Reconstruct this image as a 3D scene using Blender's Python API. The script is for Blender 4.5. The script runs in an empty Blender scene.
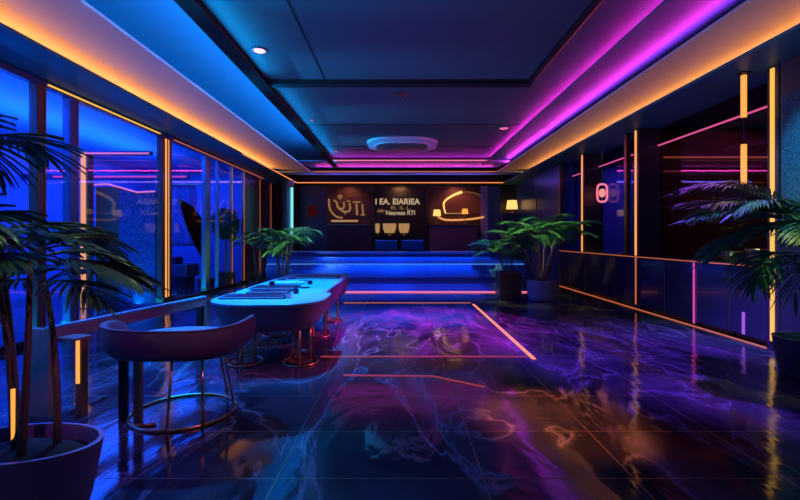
import bpy, bmesh, math, random
from mathutils import Vector, Matrix
random.seed(7)
PI = math.pi
scn = bpy.context.scene
COL = scn.collection
F = 420.0; VX, VY, EH = 400.0, 238.0, 1.5

def W(px, py, D):
    """point of the place seen at photo position px,py at depth D"""
    return Vector(((px-VX)/F*D, D, EH-(py-VY)/F*D))

# ------------------------------------------------------------------ materials
MATS = {}
def mat(name, col, rough=.5, metal=0, emit=None, es=0, var=.15, scale=6, bump=0, spec=.5, coat=0):
    m = bpy.data.materials.new(name); m.use_nodes = True
    nt = m.node_tree; b = nt.nodes['Principled BSDF']
    tc = nt.nodes.new('ShaderNodeTexCoord'); nz = nt.nodes.new('ShaderNodeTexNoise')
    nz.inputs['Scale'].default_value = scale; nz.inputs['Detail'].default_value = 4
    nt.links.new(tc.outputs['Object'], nz.inputs['Vector'])
    mx = nt.nodes.new('ShaderNodeMix'); mx.data_type = 'RGBA'
    mx.inputs[6].default_value = (*[c*(1-var) for c in col], 1)
    mx.inputs[7].default_value = (*[min(1, c*(1+var)) for c in col], 1)
    nt.links.new(nz.outputs['Fac'], mx.inputs[0]); nt.links.new(mx.outputs[2], b.inputs['Base Color'])
    b.inputs['Roughness'].default_value = rough; b.inputs['Metallic'].default_value = metal
    b.inputs['Specular IOR Level'].default_value = spec
    b.inputs['Coat Weight'].default_value = coat
    if emit:
        b.inputs['Emission Color'].default_value = (*emit, 1); b.inputs['Emission Strength'].default_value = es
    if bump:
        bp = nt.nodes.new('ShaderNodeBump'); bp.inputs['Strength'].default_value = bump
        nt.links.new(nz.outputs['Fac'], bp.inputs['Height']); nt.links.new(bp.outputs['Normal'], b.inputs['Normal'])
    MATS[name] = m
    return m

def led(name, col, es):
    return mat(name, (.06, .06, .06), .4, emit=col, es=es, var=.02)

def glass(name, tint, rough=.02, ior=1.5):
    m = bpy.data.materials.new(name); m.use_nodes = True
    nt = m.node_tree; nt.nodes.clear()
    out = nt.nodes.new('ShaderNodeOutputMaterial'); mx = nt.nodes.new('ShaderNodeMixShader')
    tr = nt.nodes.new('ShaderNodeBsdfTransparent'); gl = nt.nodes.new('ShaderNodeBsdfGlossy'); lw = nt.nodes.new('ShaderNodeLayerWeight'); pw = nt.nodes.new('ShaderNodeMath'); fr = nt.nodes.new('ShaderNodeMath')
    tr.inputs['Color'].default_value = (*tint, 1); gl.inputs['Roughness'].default_value = rough
    lw.inputs['Blend'].default_value = .5; pw.operation = 'POWER'; pw.inputs[1].default_value = 5; fr.operation = 'MULTIPLY_ADD'
    fr.inputs[1].default_value = .8; fr.inputs[2].default_value = (ior-1)**2/(ior+1)**2
    nt.links.new(lw.outputs['Facing'], pw.inputs[0]); nt.links.new(pw.outputs[0], fr.inputs[0])
    nt.links.new(fr.outputs[0], mx.inputs[0]); nt.links.new(tr.outputs[0], mx.inputs[1]); nt.links.new(gl.outputs[0], mx.inputs[2])
    nt.links.new(mx.outputs[0], out.inputs[0])
    return m

def marble():
    m = bpy.data.materials.new('dark_marble'); m.use_nodes = True
    nt = m.node_tree; b = nt.nodes['Principled BSDF']; L = nt.links.new
    tc = nt.nodes.new('ShaderNodeTexCoord'); mp = nt.nodes.new('ShaderNodeMapping')
    mp.inputs['Rotation'].default_value = (0, 0, .5); mp.inputs['Scale'].default_value = (.9, .38, 1)
    L(tc.outputs['Object'], mp.inputs['Vector'])
    n1 = nt.nodes.new('ShaderNodeTexNoise'); n1.inputs['Scale'].default_value = .9; n1.inputs['Detail'].default_value = 4; n1.inputs['Roughness'].default_value = .5; n1.inputs['Distortion'].default_value = 2.4
    L(mp.outputs[0], n1.inputs['Vector'])
    sub = nt.nodes.new('ShaderNodeMath'); sub.operation = 'SUBTRACT'; sub.inputs[1].default_value = .5; L(n1.outputs['Fac'], sub.inputs[0])
    ab = nt.nodes.new('ShaderNodeMath'); ab.operation = 'ABSOLUTE'; L(sub.outputs[0], ab.inputs[0])
    rp = nt.nodes.new('ShaderNodeValToRGB'); L(ab.outputs[0], rp.inputs[0])
    rp.color_ramp.elements[0].position = 0; rp.color_ramp.elements[0].color = (.13, .12, .17, 1)
    rp.color_ramp.elements[1].position = .03; rp.color_ramp.elements[1].color = (.014, .014, .024, 1)
    e = rp.color_ramp.elements.new(.008); e.color = (.06, .055, .085, 1)
    n2 = nt.nodes.new('ShaderNodeTexNoise'); n2.inputs['Scale'].default_value = .8; n2.inputs['Detail'].default_value = 5; n2.inputs['Distortion'].default_value = 2.5
    L(mp.outputs[0], n2.inputs['Vector'])
    r2 = nt.nodes.new('ShaderNodeValToRGB'); L(n2.outputs['Fac'], r2.inputs[0])
    r2.color_ramp.elements[0].position = .42; r2.color_ramp.elements[0].color = (0, 0, 0, 1)
    r2.color_ramp.elements[1].position = .75; r2.color_ramp.elements[1].color = (.085, .08, .12, 1)
    ad = nt.nodes.new('ShaderNodeMix'); ad.data_type = 'RGBA'; ad.blend_type = 'ADD'; ad.inputs[0].default_value = 1
    L(rp.outputs[0], ad.inputs[6]); L(r2.outputs[0], ad.inputs[7]); L(ad.outputs[2], b.inputs['Base Color'])
    mr = nt.nodes.new('ShaderNodeMapRange'); mr.inputs[1].default_value = .35; mr.inputs[2].default_value = .7
    mr.inputs[3].default_value = .07; mr.inputs[4].default_value = .17
    L(n2.outputs['Fac'], mr.inputs[0]); L(mr.outputs[0], b.inputs['Roughness'])
    n3 = nt.nodes.new('ShaderNodeTexNoise'); n3.inputs['Scale'].default_value = 2.2; n3.inputs['Detail'].default_value = 3; n3.inputs['Distortion'].default_value = 1.2
    L(mp.outputs[0], n3.inputs['Vector'])
    bp = nt.nodes.new('ShaderNodeBump'); bp.inputs['Strength'].default_value = .16; bp.inputs['Distance'].default_value = .06
    L(n3.outputs['Fac'], bp.inputs['Height']); L(bp.outputs[0], b.inputs['Normal'])
    b.inputs['Specular IOR Level'].default_value = .8
    b.inputs['IOR'].default_value = 1.6
    return m

def sparkle(name, c0, c1, scale):
    m = bpy.data.materials.new(name); m.use_nodes = True
    nt = m.node_tree; b = nt.nodes['Principled BSDF']; L = nt.links.new
    tc = nt.nodes.new('ShaderNodeTexCoord'); v = nt.nodes.new('ShaderNodeTexVoronoi'); v.inputs['Scale'].default_value = scale
    L(tc.outputs['Object'], v.inputs['Vector'])
    rp = nt.nodes.new('ShaderNodeValToRGB'); L(v.outputs['Color'], rp.inputs[0])
    rp.color_ramp.elements[0].position = .35; rp.color_ramp.elements[0].color = (*c0, 1)
    rp.color_ramp.elements[1].position = .95; rp.color_ramp.elements[1].color = (*c1, 1)
    L(rp.outputs[0], b.inputs['Base Color'])
    bp = nt.nodes.new('ShaderNodeBump'); bp.inputs['Strength'].default_value = .6; bp.inputs['Distance'].default_value = .03
    L(v.outputs['Distance'], bp.inputs['Height']); L(bp.outputs[0], b.inputs['Normal'])
    b.inputs['Roughness'].default_value = .25
    return m

M = {}
M['marble'] = marble()
M['inlay'] = mat('brass_inlay', (.30, .24, .15), .3, .8)
M['ceil'] = mat('ceiling_panel_paint', (.12, .15, .17), .55, var=.05, spec=.2)
M['band'] = mat('cove_paint', (.30, .50, .62), .5, var=.03)
M['cove'] = mat('cove_warm_paint', (.62, .52, .46), .6, var=.03)
M['soffit'] = mat('soffit_paint', (.03, .17, .23), .45, var=.05, spec=.15)
M['black'] = mat('black_metal', (.012, .012, .016), .35, .3)
M['gap'] = mat('shadow_gap_black', (.006, .006, .008), .7)
M['gold'] = mat('brushed_gold', (.75, .50, .22), .28, 1)
M['gold_dim'] = mat('aged_bronze', (.40, .27, .14), .35, .9)
M['wood'] = mat('dark_walnut', (.17, .085, .045), .4, scale=3)
M['navy'] = mat('navy_lacquer', (.04, .07, .22), .3)
M['bluepost'] = mat('blue_metal_post', (.10, .16, .30), .35, .3)
M['teal'] = mat('teal_metal_post', (.12, .32, .38), .3, .4)
M['darkpanel'] = mat('dark_plum_panel', (.05, .028, .05), .25)
M['brownwall'] = mat('dark_brown_wall_panel', (.10, .045, .035), .45, scale=2)
M['blackwall'] = mat('near_black_panel', (.022, .015, .016), .4)
M['nearwall'] = mat('dark_wall_paint', (.03, .03, .05), .5)
M['cabinet'] = mat('gloss_plum_lacquer', (.035, .026, .07), .16, coat=.3)
M['worktop'] = mat('dark_stone_worktop', (.04, .028, .035), .2)
M['bluewall'] = mat('blue_painted_wall', (.18, .26, .62), .6)
M['bluevelvet'] = mat('royal_blue_padding', (.05, .20, .70), .38)
M['bluevelvet2'] = mat('deep_blue_padding', (.04, .12, .50), .45)
M['tub'] = mat('plum_velvet', (.115, .055, .115), .7, bump=.05, scale=60)
M['seat'] = mat('dusky_blue_velvet', (.22, .38, .60), .7)
M['tabletop'] = mat('pale_blue_table_top', (.10, .36, .50), .35, var=.05)
M['apron'] = mat('plum_leather_apron', (.15, .08, .14), .5)
M['ledge'] = mat('mauve_brown_ledge', (.22, .17, .20), .45)
M['pot'] = mat('violet_glazed_pot', (.22, .16, .36), .35)
M['potblue'] = mat('blue_grey_pot', (.20, .24, .40), .5)
M['potdark'] = mat('dark_pot', (.03, .02, .03), .5)
M['soil'] = mat('soil', (.025, .018, .014), .95, scale=30, bump=.5)
M['cane'] = mat('green_brown_cane', (.12, .12, .05), .6, scale=14)
M['cane_brown'] = mat('reddish_cane', (.26, .14, .10), .6, scale=14)
M['leaf'] = mat('dark_palm_leaf', (.030, .085, .045), .38, scale=9, var=.3)
M['leafg'] = mat('green_palm_leaf', (.05, .22, .10), .42, scale=9, var=.3)
M['leafb'] = mat('redlit_palm_leaf', (.13, .08, .05), .75, scale=9, var=.3)
M['slate'] = mat('dark_slate', (.012, .016, .028), .6, spec=.2)
M['paper'] = mat('pale_card', (.55, .60, .66), .5)
M['bluebook'] = mat('blue_cover', (.12, .22, .55), .4)
M['white'] = mat('white_plastic', (.88, .88, .90), .45)
M['grey'] = mat('grey_grille', (.10, .10, .12), .5)
M['red'] = mat('red_fabric', (.75, .06, .05), .5)
M['bench'] = mat('dark_bench_fabric', (.035, .035, .09), .6)
M['drape'] = mat('violet_drape', (.35, .28, .55), .45, bump=.6, scale=9)
M['screen'] = mat('screen_casing', (.008, .012, .04), .3)
M['screenedge'] = mat('blue_grey_edge', (.25, .30, .50), .3)
M['glassL'] = glass('clear_blue_glass', (.86, .91, 1.0))
M['glassR'] = glass('smoked_glass', (.62, .55, .62), ior=1.55)
M['ledgold'] = led('amber_led', (1, .36, .06), 1.25)
M['ledgold2'] = led('amber_led_soft', (1, .42, .12), .8)
M['ledyellow'] = led('yellow_led', (1, .50, .06), 1.1)
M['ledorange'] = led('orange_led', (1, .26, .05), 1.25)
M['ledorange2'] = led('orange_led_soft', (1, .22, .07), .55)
M['ledpink'] = led('pink_led', (1, .20, .34), 1.0)
M['ledmag'] = led('magenta_led', (.85, .06, .55), .8)
M['ledrose'] = led('rose_led', (.9, .10, .34), .75)
M['glowred'] = led('red_glow', (.9, .10, .12), .3)
M['glowviolet'] = led('violet_glow', (.45, .12, .9), .8)
M['ledcyan'] = led('cyan_led', (.25, .85, .95), 1.0)
M['shade'] = led('warm_lamp_shade', (1, .55, .14), 1.4)
M['shadedim'] = led('dim_lamp_shade', (1, .55, .18), .38)
M['signgold'] = led('backlit_gold_lettering', (1, .50, .16), .27)
M['signwhite'] = led('backlit_cream_lettering', (1, .72, .42), .5)
M['downlight'] = led('downlight_lens', (1, .42, .85), 2.2)
M['sparkle'] = sparkle('blue_crystal_panel', (.01, .03, .10), (.10, .20, .50), 70)
M['tealpanel'] = sparkle('teal_hammered_panel', (.03, .09, .13), (.08, .22, .30), 90)

# ------------------------------------------------------------------ geometry
class MB:
    def __init__(s): s.bm = bmesh.new()
    def box(s, x0, x1, y0, y1, z0, z1, bev=0):
        r = bmesh.ops.create_cube(s.bm, size=1)
        c = Vector(((x0+x1)/2, (y0+y1)/2, (z0+z1)/2)); d = (abs(x1-x0), abs(y1-y0), abs(z1-z0))
        for v in r['verts']: v.co = Vector((v.co.x*d[0], v.co.y*d[1], v.co.z*d[2])) + c
        if bev:
            es = list({e for v in r['verts'] for e in v.link_edges})
            bmesh.ops.bevel(s.bm, geom=es, offset=bev, segments=2, affect='EDGES', profile=.6)
        return s
    def tube(s, pts, r, n=8, cap=True):
        pts = [Vector(p) for p in pts]; rs = r if isinstance(r, (list, tuple)) else [r]*len(pts)
        rings = []; ref = None
        for i, p in enumerate(pts):
            t = (pts[min(i+1, len(pts)-1)] - pts[max(i-1, 0)]).normalized()
            if ref is None: ref = Vector((0, 0, 1)) if abs(t.z) < .9 else Vector((1, 0, 0))
            a = t.cross(ref).normalized(); b = a.cross(t).normalized(); ref = b
            rings.append([s.bm.verts.new(p + (a*math.cos(2*PI*k/n) + b*math.sin(2*PI*k/n))*rs[i]) for k in range(n)])
        for q, w in zip(rings, rings[1:]):
            for k in range(n): s.bm.faces.new((q[k], q[(k+1) % n], w[(k+1) % n], w[k]))
        if cap: s.bm.faces.new(rings[0][::-1]); s.bm.faces.new(rings[-1])
        return s
    def lathe(s, prof, c, n=32, sx=1, sy=1):
        c = Vector(c); rings = []
        for r, z in prof:
            rings.append([s.bm.verts.new(c + Vector((r*sx*math.cos(2*PI*k/n), r*sy*math.sin(2*PI*k/n), z))) for k in range(n)])
        for q, w in zip(rings, rings[1:]):
            for k in range(n): s.bm.faces.new((q[k], q[(k+1) % n], w[(k+1) % n], w[k]))
        if prof[0][0] > 1e-6: s.bm.faces.new(rings[0][::-1])
        if prof[-1][0] > 1e-6: s.bm.faces.new(rings[-1])
        return s
    def prism(s, poly, axis, a, b):
        """poly in the plane perpendicular to axis ('X': (y,z), 'Y': (x,z), 'Z': (x,y))"""
        f = {'X': lambda u, v, w: (w, u, v), 'Y': lambda u, v, w: (u, w, v), 'Z': lambda u, v, w: (u, v, w)}[axis]
        A = [s.bm.verts.new(f(u, v, a)) for u, v in poly]; B = [s.bm.verts.new(f(u, v, b)) for u, v in poly]
        n = len(poly); s.bm.faces.new(A[::-1]); s.bm.faces.new(B)
        for k in range(n): s.bm.faces.new((A[k], A[(k+1) % n], B[(k+1) % n], B[k]))
        return s
    def build(s, name, m, parent=None, smooth=None, origin=None):
        bmesh.ops.recalc_face_normals(s.bm, faces=s.bm.faces[:])
        if parent is not None:
            o0 = Vector((0, 0, 0)); p = parent
            while p: o0 += p.location; p = p.parent
        elif origin is not None: o0 = Vector(origin)
        else:
            xs = [v.co.x for v in s.bm.verts]; ys = [v.co.y for v in s.bm.verts]; zs = [v.co.z for v in s.bm.verts]
            o0 = Vector(((min(xs)+max(xs))/2, (min(ys)+max(ys))/2, min(zs)))
        for v in s.bm.verts: v.co -= o0
        me = bpy.data.meshes.new(name); s.bm.to_mesh(me); s.bm.free()
        ms = m if isinstance(m, (list, tuple)) else [m]
        for q in ms: me.materials.append(q)
        if smooth:
            me.polygons.foreach_set('use_smooth', [True]*len(me.polygons))
            if smooth != True: me.set_sharp_from_angle(angle=math.radians(smooth))
        ob = bpy.data.objects.new(name, me); COL.objects.link(ob)
        if parent is not None: ob.parent = parent
        else: ob.location = o0
        return ob

def tag(o, label, cat, group=None):
    o['label'] = label; o['category'] = cat
    if group: o['group'] = group
    return o
def thing(name, label, cat, loc=(0, 0, 0), group=None):
    o = bpy.data.objects.new(name, None); COL.objects.link(o); o.location = loc; o.empty_display_size = .1
    return tag(o, label, cat, group)
def struct(o):
    o['kind'] = 'structure'; return o
def copy_tree(o, parent=None):
    kids = [c for c in bpy.data.objects if c.parent == o]
    c = o.copy(); COL.objects.link(c); c.parent = parent
    for k in kids: copy_tree(k, c)
    return c

# lights
def area(name, loc, d, along, length, width, col, power):
    l = bpy.data.lights.new(name, 'AREA'); l.shape = 'RECTANGLE'; l.size = length; l.size_y = width
    l.color = col; l.energy = power
    o = bpy.data.objects.new(name, l); COL.objects.link(o)
    z = -Vector(d).normalized(); x = Vector(along).normalized(); y = z.cross(x).normalized(); x = y.cross(z)
    m = Matrix((x, y, z)).transposed().to_4x4(); m.translation = Vector(loc); o.matrix_world = m
    return o
def spot(name, loc, target, col, power, ang=70, blend=.6, r=.05):
    l = bpy.data.lights.new(name, 'SPOT'); l.color = col; l.energy = power; l.spot_size = math.radians(ang); l.spot_blend = blend; l.shadow_soft_size = r
    o = bpy.data.objects.new(name, l); COL.objects.link(o); o.location = loc
    o.rotation_euler = (Vector(target)-Vector(loc)).to_track_quat('-Z', 'Y').to_euler()
    return o

# ------------------------------------------------------------------ shell
XL, XR, XG = -5.2, 5.0, 5.45       # left glazing, right cabinet face, right glazing
YF, YB = -3.0, 18.2
ZS = 3.80                           # soffit
# floor: marble slabs and brass joints in one mesh
def floor():
    xs = [-9.4]; ys = [YF-.1]
    gx = [-8.1, -6.8, -5.5, -4.6, -3.35, -2.06, -.77, .52, 1.46, 2.40, 3.69, 4.9, 6.2, 7.5, 8.8]
    gy = [2.62-.65*k for k in range(8, 0, -1)] + [2.62, 3.26, 3.99, 5.36, 6.7, 8.0, 9.4, 10.9, 12.4, 13.9, 15.4, 16.9]
    w = .0045
    for g in gx: xs += [g-w, g+w]
    for g in gy: ys += [g-w*.8, g+w*.8]
    xs.append(9.4); ys.append(YB+.2)
    bm = bmesh.new(); V = [[bm.verts.new((x, y, 0)) for x in xs] for y in ys]
    for j in range(len(ys)-1):
        for i in range(len(xs)-1):
            f = bm.faces.new((V[j][i], V[j][i+1], V[j+1][i+1], V[j+1][i])); f.material_index = 1 if (i % 2 or j % 2) else 0
    ret = bmesh.ops.extrude_face_region(bm, geom=bm.faces[:])
    for v in ret['geom']:
        if isinstance(v, bmesh.types.BMVert): v.co.z -= .1
    b = MB(); b.bm.free(); b.bm = bm
    o = b.build('floor', [M['marble'], M['inlay']], origin=(0, 0, 0)); struct(o)
floor()

struct(MB().box(-2.42, 3.35, YF, 15.25, 4.25, 4.34).build('ceiling', M['ceil']))
struct(MB().box(-9.4, 9.4, YF, YB+.2, 4.92, 5.0).build('ceiling', M['band']))
# joints of the ceiling panels and the black coffer frame
j = MB()
for y in (4.8, 10.2, 12.6): j.box(-2.40, 2.9, y-.012, y+.012, 4.244, 4.2505)
for x in (-1.30,): j.box(x-.012, x+.012, YF, 7.3, 4.244, 4.2505)
struct(j.build('trim_1', M['gap']))
fr = MB().box(-2.42, 2.3, 7.28, 7.46, 4.17, 4.2505).box(-2.42, -2.32, YF, 15.2, 4.04, 4.2505).box(-2.32, -2.20, YF, 15.2, 4.04, 4.05).box(2.22, 2.3, YF, 7.28, 4.20, 4.2505)  # left lip added to hide the blue light inside the frame
struct(fr.build('trim_2', M['gap']))
# left
struct(MB().prism([(-3.28, 3.93), (-3.28, 3.97), (-5.09, 4.14), (-5.09, 4.10)], 'Y', YF, 15.5).build('trim_3', M['cove']))
struct(MB().box(-5.35, -4.33, YF, YB, ZS, ZS+.04).build('trim_4', M['soffit']))
# right
struct(MB().prism([(2.9, 4.08), (2.9, 4.11), (4.1, 4.20), (4.1, 4.17)], 'Y', YF, 15.0).build('trim_5', M['soffit']))
struct(MB().prism([(3.6, 3.93), (3.6, 3.97), (5.3, 4.14), (5.3, 4.10)], 'Y', YF, 15.5).build('trim_6', M['cove']))
struct(MB().box(4.35, 5.6, YF, YB, ZS, ZS+.04).build('trim_7', M['soffit']))
# far end
struct(MB().prism([(14.06, 4.08), (14.06, 4.11), (16.0, 4.20), (16.0, 4.17)], 'X', -3.4, 3.7).build('trim_8', M['band']))
struct(MB().prism([(15.5, 3.93), (15.5, 3.97), (18.1, 4.25), (18.1, 4.21)], 'X', -4.9, 4.9).build('trim_9', M['band']))
struct(MB().box(-4.33, 4.35, 17.6, YB, ZS, ZS+.04).build('trim_10', M['soffit']))

# walls
struct(MB().box(-9.4, 9.4, YB, YB+.15, 0, 4.92).build('wall_back', M['blackwall']))
struct(MB().box(-9.4, 9.4, YF-.1, YF, 0, 4.92).build('wall_front', M['nearwall']))
struct(MB().box(-9.5, -9.4, YF, YB, 0, 4.92).build('wall_left', M['bluewall']))
struct(MB().box(9.4, 9.5, YF, YB, 0, 4.92).build('wall_right', M['darkpanel']))
struct(MB().box(XL-.1, XL+.1, YF, YB, ZS+.04, 4.92).build('wall_left', M['soffit']))
struct(MB().box(XG-.08, XG+.08, YF, YB, ZS+.04, 4.92).build('wall_right', M['soffit']))
# header beam of the left glazing
struct(MB().box(XL-.08, XL+.04, YF, YB, ZS-.10, ZS).build('trim_11', M['navy']))
struct(MB().box(XL-.05, XL+.05, YF, YB, 0, .09).build('baseboard_left', M['black']))

# left interior ceiling and back partition
struct(MB().box(-9.4, XL-.15, YF, 16, 3.98, 4.04).build('ceiling', M['bluewall']))
struct(MB().box(-9.4, XL-.35, 15.6, 15.75, 0, 3.98).build('wall_left', M['bluewall']))

# left glazing: columns and panes
def dl(px): return F*(-XL)/(VX-px)
colL = [(38, .15, 'wood', 'walnut column behind the leftmost palm fronds'),
        (71, .17, 'bluepost', 'blue metal column right of the walnut column'),
        (206, .24, 'teal', 'teal metal column behind the ledge of the near table')]
for px, w, mt, lab in colL:
    D = dl(px)
    c = thing('wall_column', lab, 'column', (XL, D, .09))
    MB().box(XL-.07, XL+.06, D-w/2, D+w/2, .09, ZS-.1, .01).build('shaft', M[mt], c)
    MB().box(XL-.08, XL+.08, D-w/2-.012, D+w/2+.012, .09, .2).build('base_plate', M['gold_dim'], c)
    MB().box(XL+.061, XL+.068, D+w/2-.03, D+w/2-.01, .2, ZS-.1).build('edge_strip', M['gold_dim'], c)
D = dl(165)
c = thing('wall_column', 'amber lit column in the left glazing beside the crystal panel', 'column', (XL, D, .09))
MB().box(XL-.07, XL+.05, D-.2, D+.2, .09, ZS-.1, .01).build('shaft', M['wood'], c)
MB().box(XL+.05, XL+.064, D-.075, D-.035, .2, ZS-.12).build('light_strip', M['ledgold'], c)
MB().box(XL+.05, XL+.058, D+.04, D+.07, .2, ZS-.12).build('light_strip', M['ledgold2'], c)
MB().box(XL-.08, XL+.08, D-.21, D+.21, .09, .2).build('base_plate', M['gold_dim'], c)
edges = [1.4, 3.6, dl(38), dl(71), dl(165), dl(206), dl(217), dl(231), dl(243), dl(259), dl(270), dl(281)]
for i, (a, b) in enumerate(zip(edges, edges[1:])):
    opaque = i >= 8
    p = MB().box(XL-.012, XL+.012, a+.13 if i < 5 else a+.04, b-.13 if i < 5 else b-.04, .09, ZS-.1)
    p = p.build('window_%d' % (i+1), M['darkpanel'] if opaque else M['glassL']); struct(p)
    if i >= 5 or i < 1:
        g = MB().box(XL-.04, XL+.045, b-.04, b+.04, .09, ZS-.1).build('mullion', M['gold_dim'] if i != 5 else M['teal'], p)
        if i >= 6: MB().box(XL+.045, XL+.052, b-.03, b-.005, .1, ZS-.12).build('edge_light', M['ledorange2'], g)

# yellow light line along the header, pink return into the side room
tag(MB().box(XL+.04, XL+.06, dl(45), dl(158), ZS-.068, ZS-.048).build('led_strip', M['ledyellow']), 'yellow light line along the header of the left glazing', 'light strip')
tag(MB().box(XL+.04, XL+.055, dl(172), dl(262), ZS-.07, ZS-.05).build('led_strip', M['ledorange2']), 'dim orange light line on the far half of the left header', 'light strip')
tag(MB().tube([(-6.3, 6.0, 3.962), (-5.95, 6.0, 3.95), (-5.6, 6.0, 3.955), (-5.30, 6.0, 3.86)], .022).build('led_tube', M['ledpink']), 'pink curved light line at the top left corner behind palm', 'light strip')

# portal frame of light in the side room
pf = thing('light_portal', 'amber and pink lit portal frame behind the left glazing', 'light frame', (-6.76, 8.9, 0))
MB().box(-6.80, -6.62, 8.92, 9.08, 0, 3.36).build('post', M['wood'], pf)
MB().box(-6.76, -6.67, 8.89, 8.92, .02, 3.3).build('light_strip', M['ledgold'], pf)
MB().box(-6.62, -5.32, 8.94, 9.06, 3.27, 3.36).build('lintel', M['navy'], pf)
MB().box(-6.72, -5.34, 8.91, 8.94, 3.285, 3.315).build('light_strip', M['ledpink'], pf)
cp = thing('crystal_panel', 'blue crystal partition panel with a pink lit wavy top edge', 'partition', (-5.8, 9.3, 0))
top = [(-6.72, 2.66), (-6.4, 2.68), (-6.1, 2.60), (-5.75, 2.50), (-5.36, 2.52)]
MB().prism([(-6.15, .0)] + [(-5.36, 0), (-5.36, 2.50), (-5.75, 2.48), (-6.15, 2.58)], 'Y', 9.2, 9.3).build('panel', M['sparkle'], cp)
MB().box(-6.66, -6.16, 9.2, 9.32, 0, 2.62).build('side_panel', M['wood'], cp)
MB().tube([(x, 9.18, z) for x, z in top], .018).build('light_strip', M['ledpink'], cp)
tag(MB().box(-8.6, -5.3, 10.4, 10.43, 3.0, 3.04).build('led_strip', M['ledmag']), 'magenta light line crossing the side room above the crystal panel', 'light strip')
struct(MB().box(-9.4, -5.25, 10.43, 10.5, 2.95, 3.09).build('trim_12', M['navy']))

# things in the side room
lb = thing('low_bench', 'low dark bench seen through the left glazing beside the amber column', 'bench', (-6.9, 12.6, 0))
MB().box(-7.6, -6.2, 12.2, 13.0, .35, .72, .05).build('seat', M['bench'], lb)
MB().box(-7.5, -6.3, 12.3, 12.9, 0, .35).build('plinth', M['black'], lb)
tag(MB().box(-7.1, -6.6, 12.35, 12.8, .722, .93, .02).build('storage_box', M['slate']), 'dark box resting on the low bench in the side room', 'box')
def drape():
    bm = bmesh.new(); nx, nz = 24, 14; V = []
    for a in range(nz+1):
        z = 1.25 + 1.9*a/nz; row = []
        for b in range(nx+1):
            u = b/nx; wdt = .62 + .25*math.sin(a*.5)
            x = -7.55 + 1.35*u*(1-.25*a/nz) + .08*math.sin(a*.6)
            row.append(bm.verts.new((x, 13.25+.10*math.sin(u*17+a*.35), z)))
        V.append(row)
    for a in range(nz):
        for b in range(nx): bm.faces.new((V[a][b], V[a][b+1], V[a+1][b+1], V[a+1][b]))
    bmesh.ops.solidify(bm, geom=bm.faces[:], thickness=.012)
    q = MB(); q.bm.free(); q.bm = bm; return q
dr = thing('wall_drape', 'crumpled violet drape hanging above the low bench', 'drape', (-6.9, 13.25, 1.2))
drape().build('cloth', M['drape'], dr, True)
MB().tube([(-7.7, 13.25, 3.18), (-6.0, 13.25, 3.18)], .025).tube([(-7.6, 13.25, 3.18), (-7.6, 13.25, 3.99)], .012).tube([(-6.1, 13.25, 3.18), (-6.1, 13.25, 3.99)], .012).build('rail', M['gold_dim'], dr)
# large dark leaf sculpture
def blade(bm, pts, ws, up=(0, 0, 1), th=.01):
    pts = [Vector(p) for p in pts]; A = []; 
    for i, p in enumerate(pts):
        t = (pts[min(i+1, len(pts)-1)]-pts[max(i-1, 0)]).normalized(); s = t.cross(Vector(up)).normalized()
        A.append((bm.verts.new(p-s*ws[i]), bm.verts.new(p+Vector((0, 0, -th*2))), bm.verts.new(p+s*ws[i])))
    for q, w in zip(A, A[1:]):
        bm.faces.new((q[0], q[1], w[1], w[0])); bm.faces.new((q[1], q[2], w[2], w[1]))
lf = thing('potted_leaf_plant', 'single huge dark leaf in front of the violet drape', 'plant', (-5.95, 11.9, 0))
q = MB(); blade(q.bm, [W(206, 262, 11.9), W(203, 245, 11.9), W(196, 226, 11.9), W(188, 210, 11.9), W(179, 199, 11.9)], [.05, .22, .26, .18, .01], up=(0, 1, 0)); 
bmesh.ops.solidify(q.bm, geom=q.bm.faces[:], thickness=.01)
q.build('leaf', M['slate'], lf, True)
b0 = W(206, 262, 11.9)
MB().tube([b0+Vector((0, 0, .03)), (b0.x, 11.9, .3)], .02).build('stem', M['cane'], lf)
MB().lathe([(.14, 0), (.2, .02), (.24, .36), (.21, .36), (.2, .3), (.0, .3)], (b0.x, 11.9, 0), 20).build('pot', M['potdark'], lf, 40)
# round clipped shrub
def shrub(c, r, n):
    bm = bmesh.new()
    for k in range(n):
        d = Vector((random.gauss(0, 1), random.gauss(0, 1), random.gauss(0, 1))).normalized()
        p = Vector(c)+Vector((d.x*r, d.y*r, d.z*r*1.25))*random.uniform(.75, 1)
        e = (d+Vector((random.uniform(-.6, .6), random.uniform(-.6, .6), random.uniform(-.2, .8)))).normalized()
        blade(bm, [p, p+e*.06, p+e*.13], [.004, .028, .003], up=(random.uniform(-1, 1), .3, random.uniform(-1, 1)))
    bmesh.ops.create_icosphere(bm, subdivisions=2, radius=r*.8, matrix=Matrix.Translation(c) @ Matrix.Diagonal((1, 1, 1.25, 1)))
    q = MB(); q.bm.free(); q.bm = bm; return q
sc_ = W(226, 224, 13.0)
tp = thing('potted_shrub', 'round clipped green shrub behind the left glazing near far plants', 'plant', (sc_.x, 13.0, 0))
shrub(sc_, .36, 700).build('foliage', M['leafg'], tp)
MB().tube([(sc_.x, 13, .4), (sc_.x, 13, sc_.z-.3)], .03).build('stem', M['cane'], tp)
MB().lathe([(.18, 0), (.24, .02), (.28, .45), (.25, .45), (.24, .4), (0, .4)], (sc_.x, 13, 0), 20).build('pot', M['potdark'], tp, 40)

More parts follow.
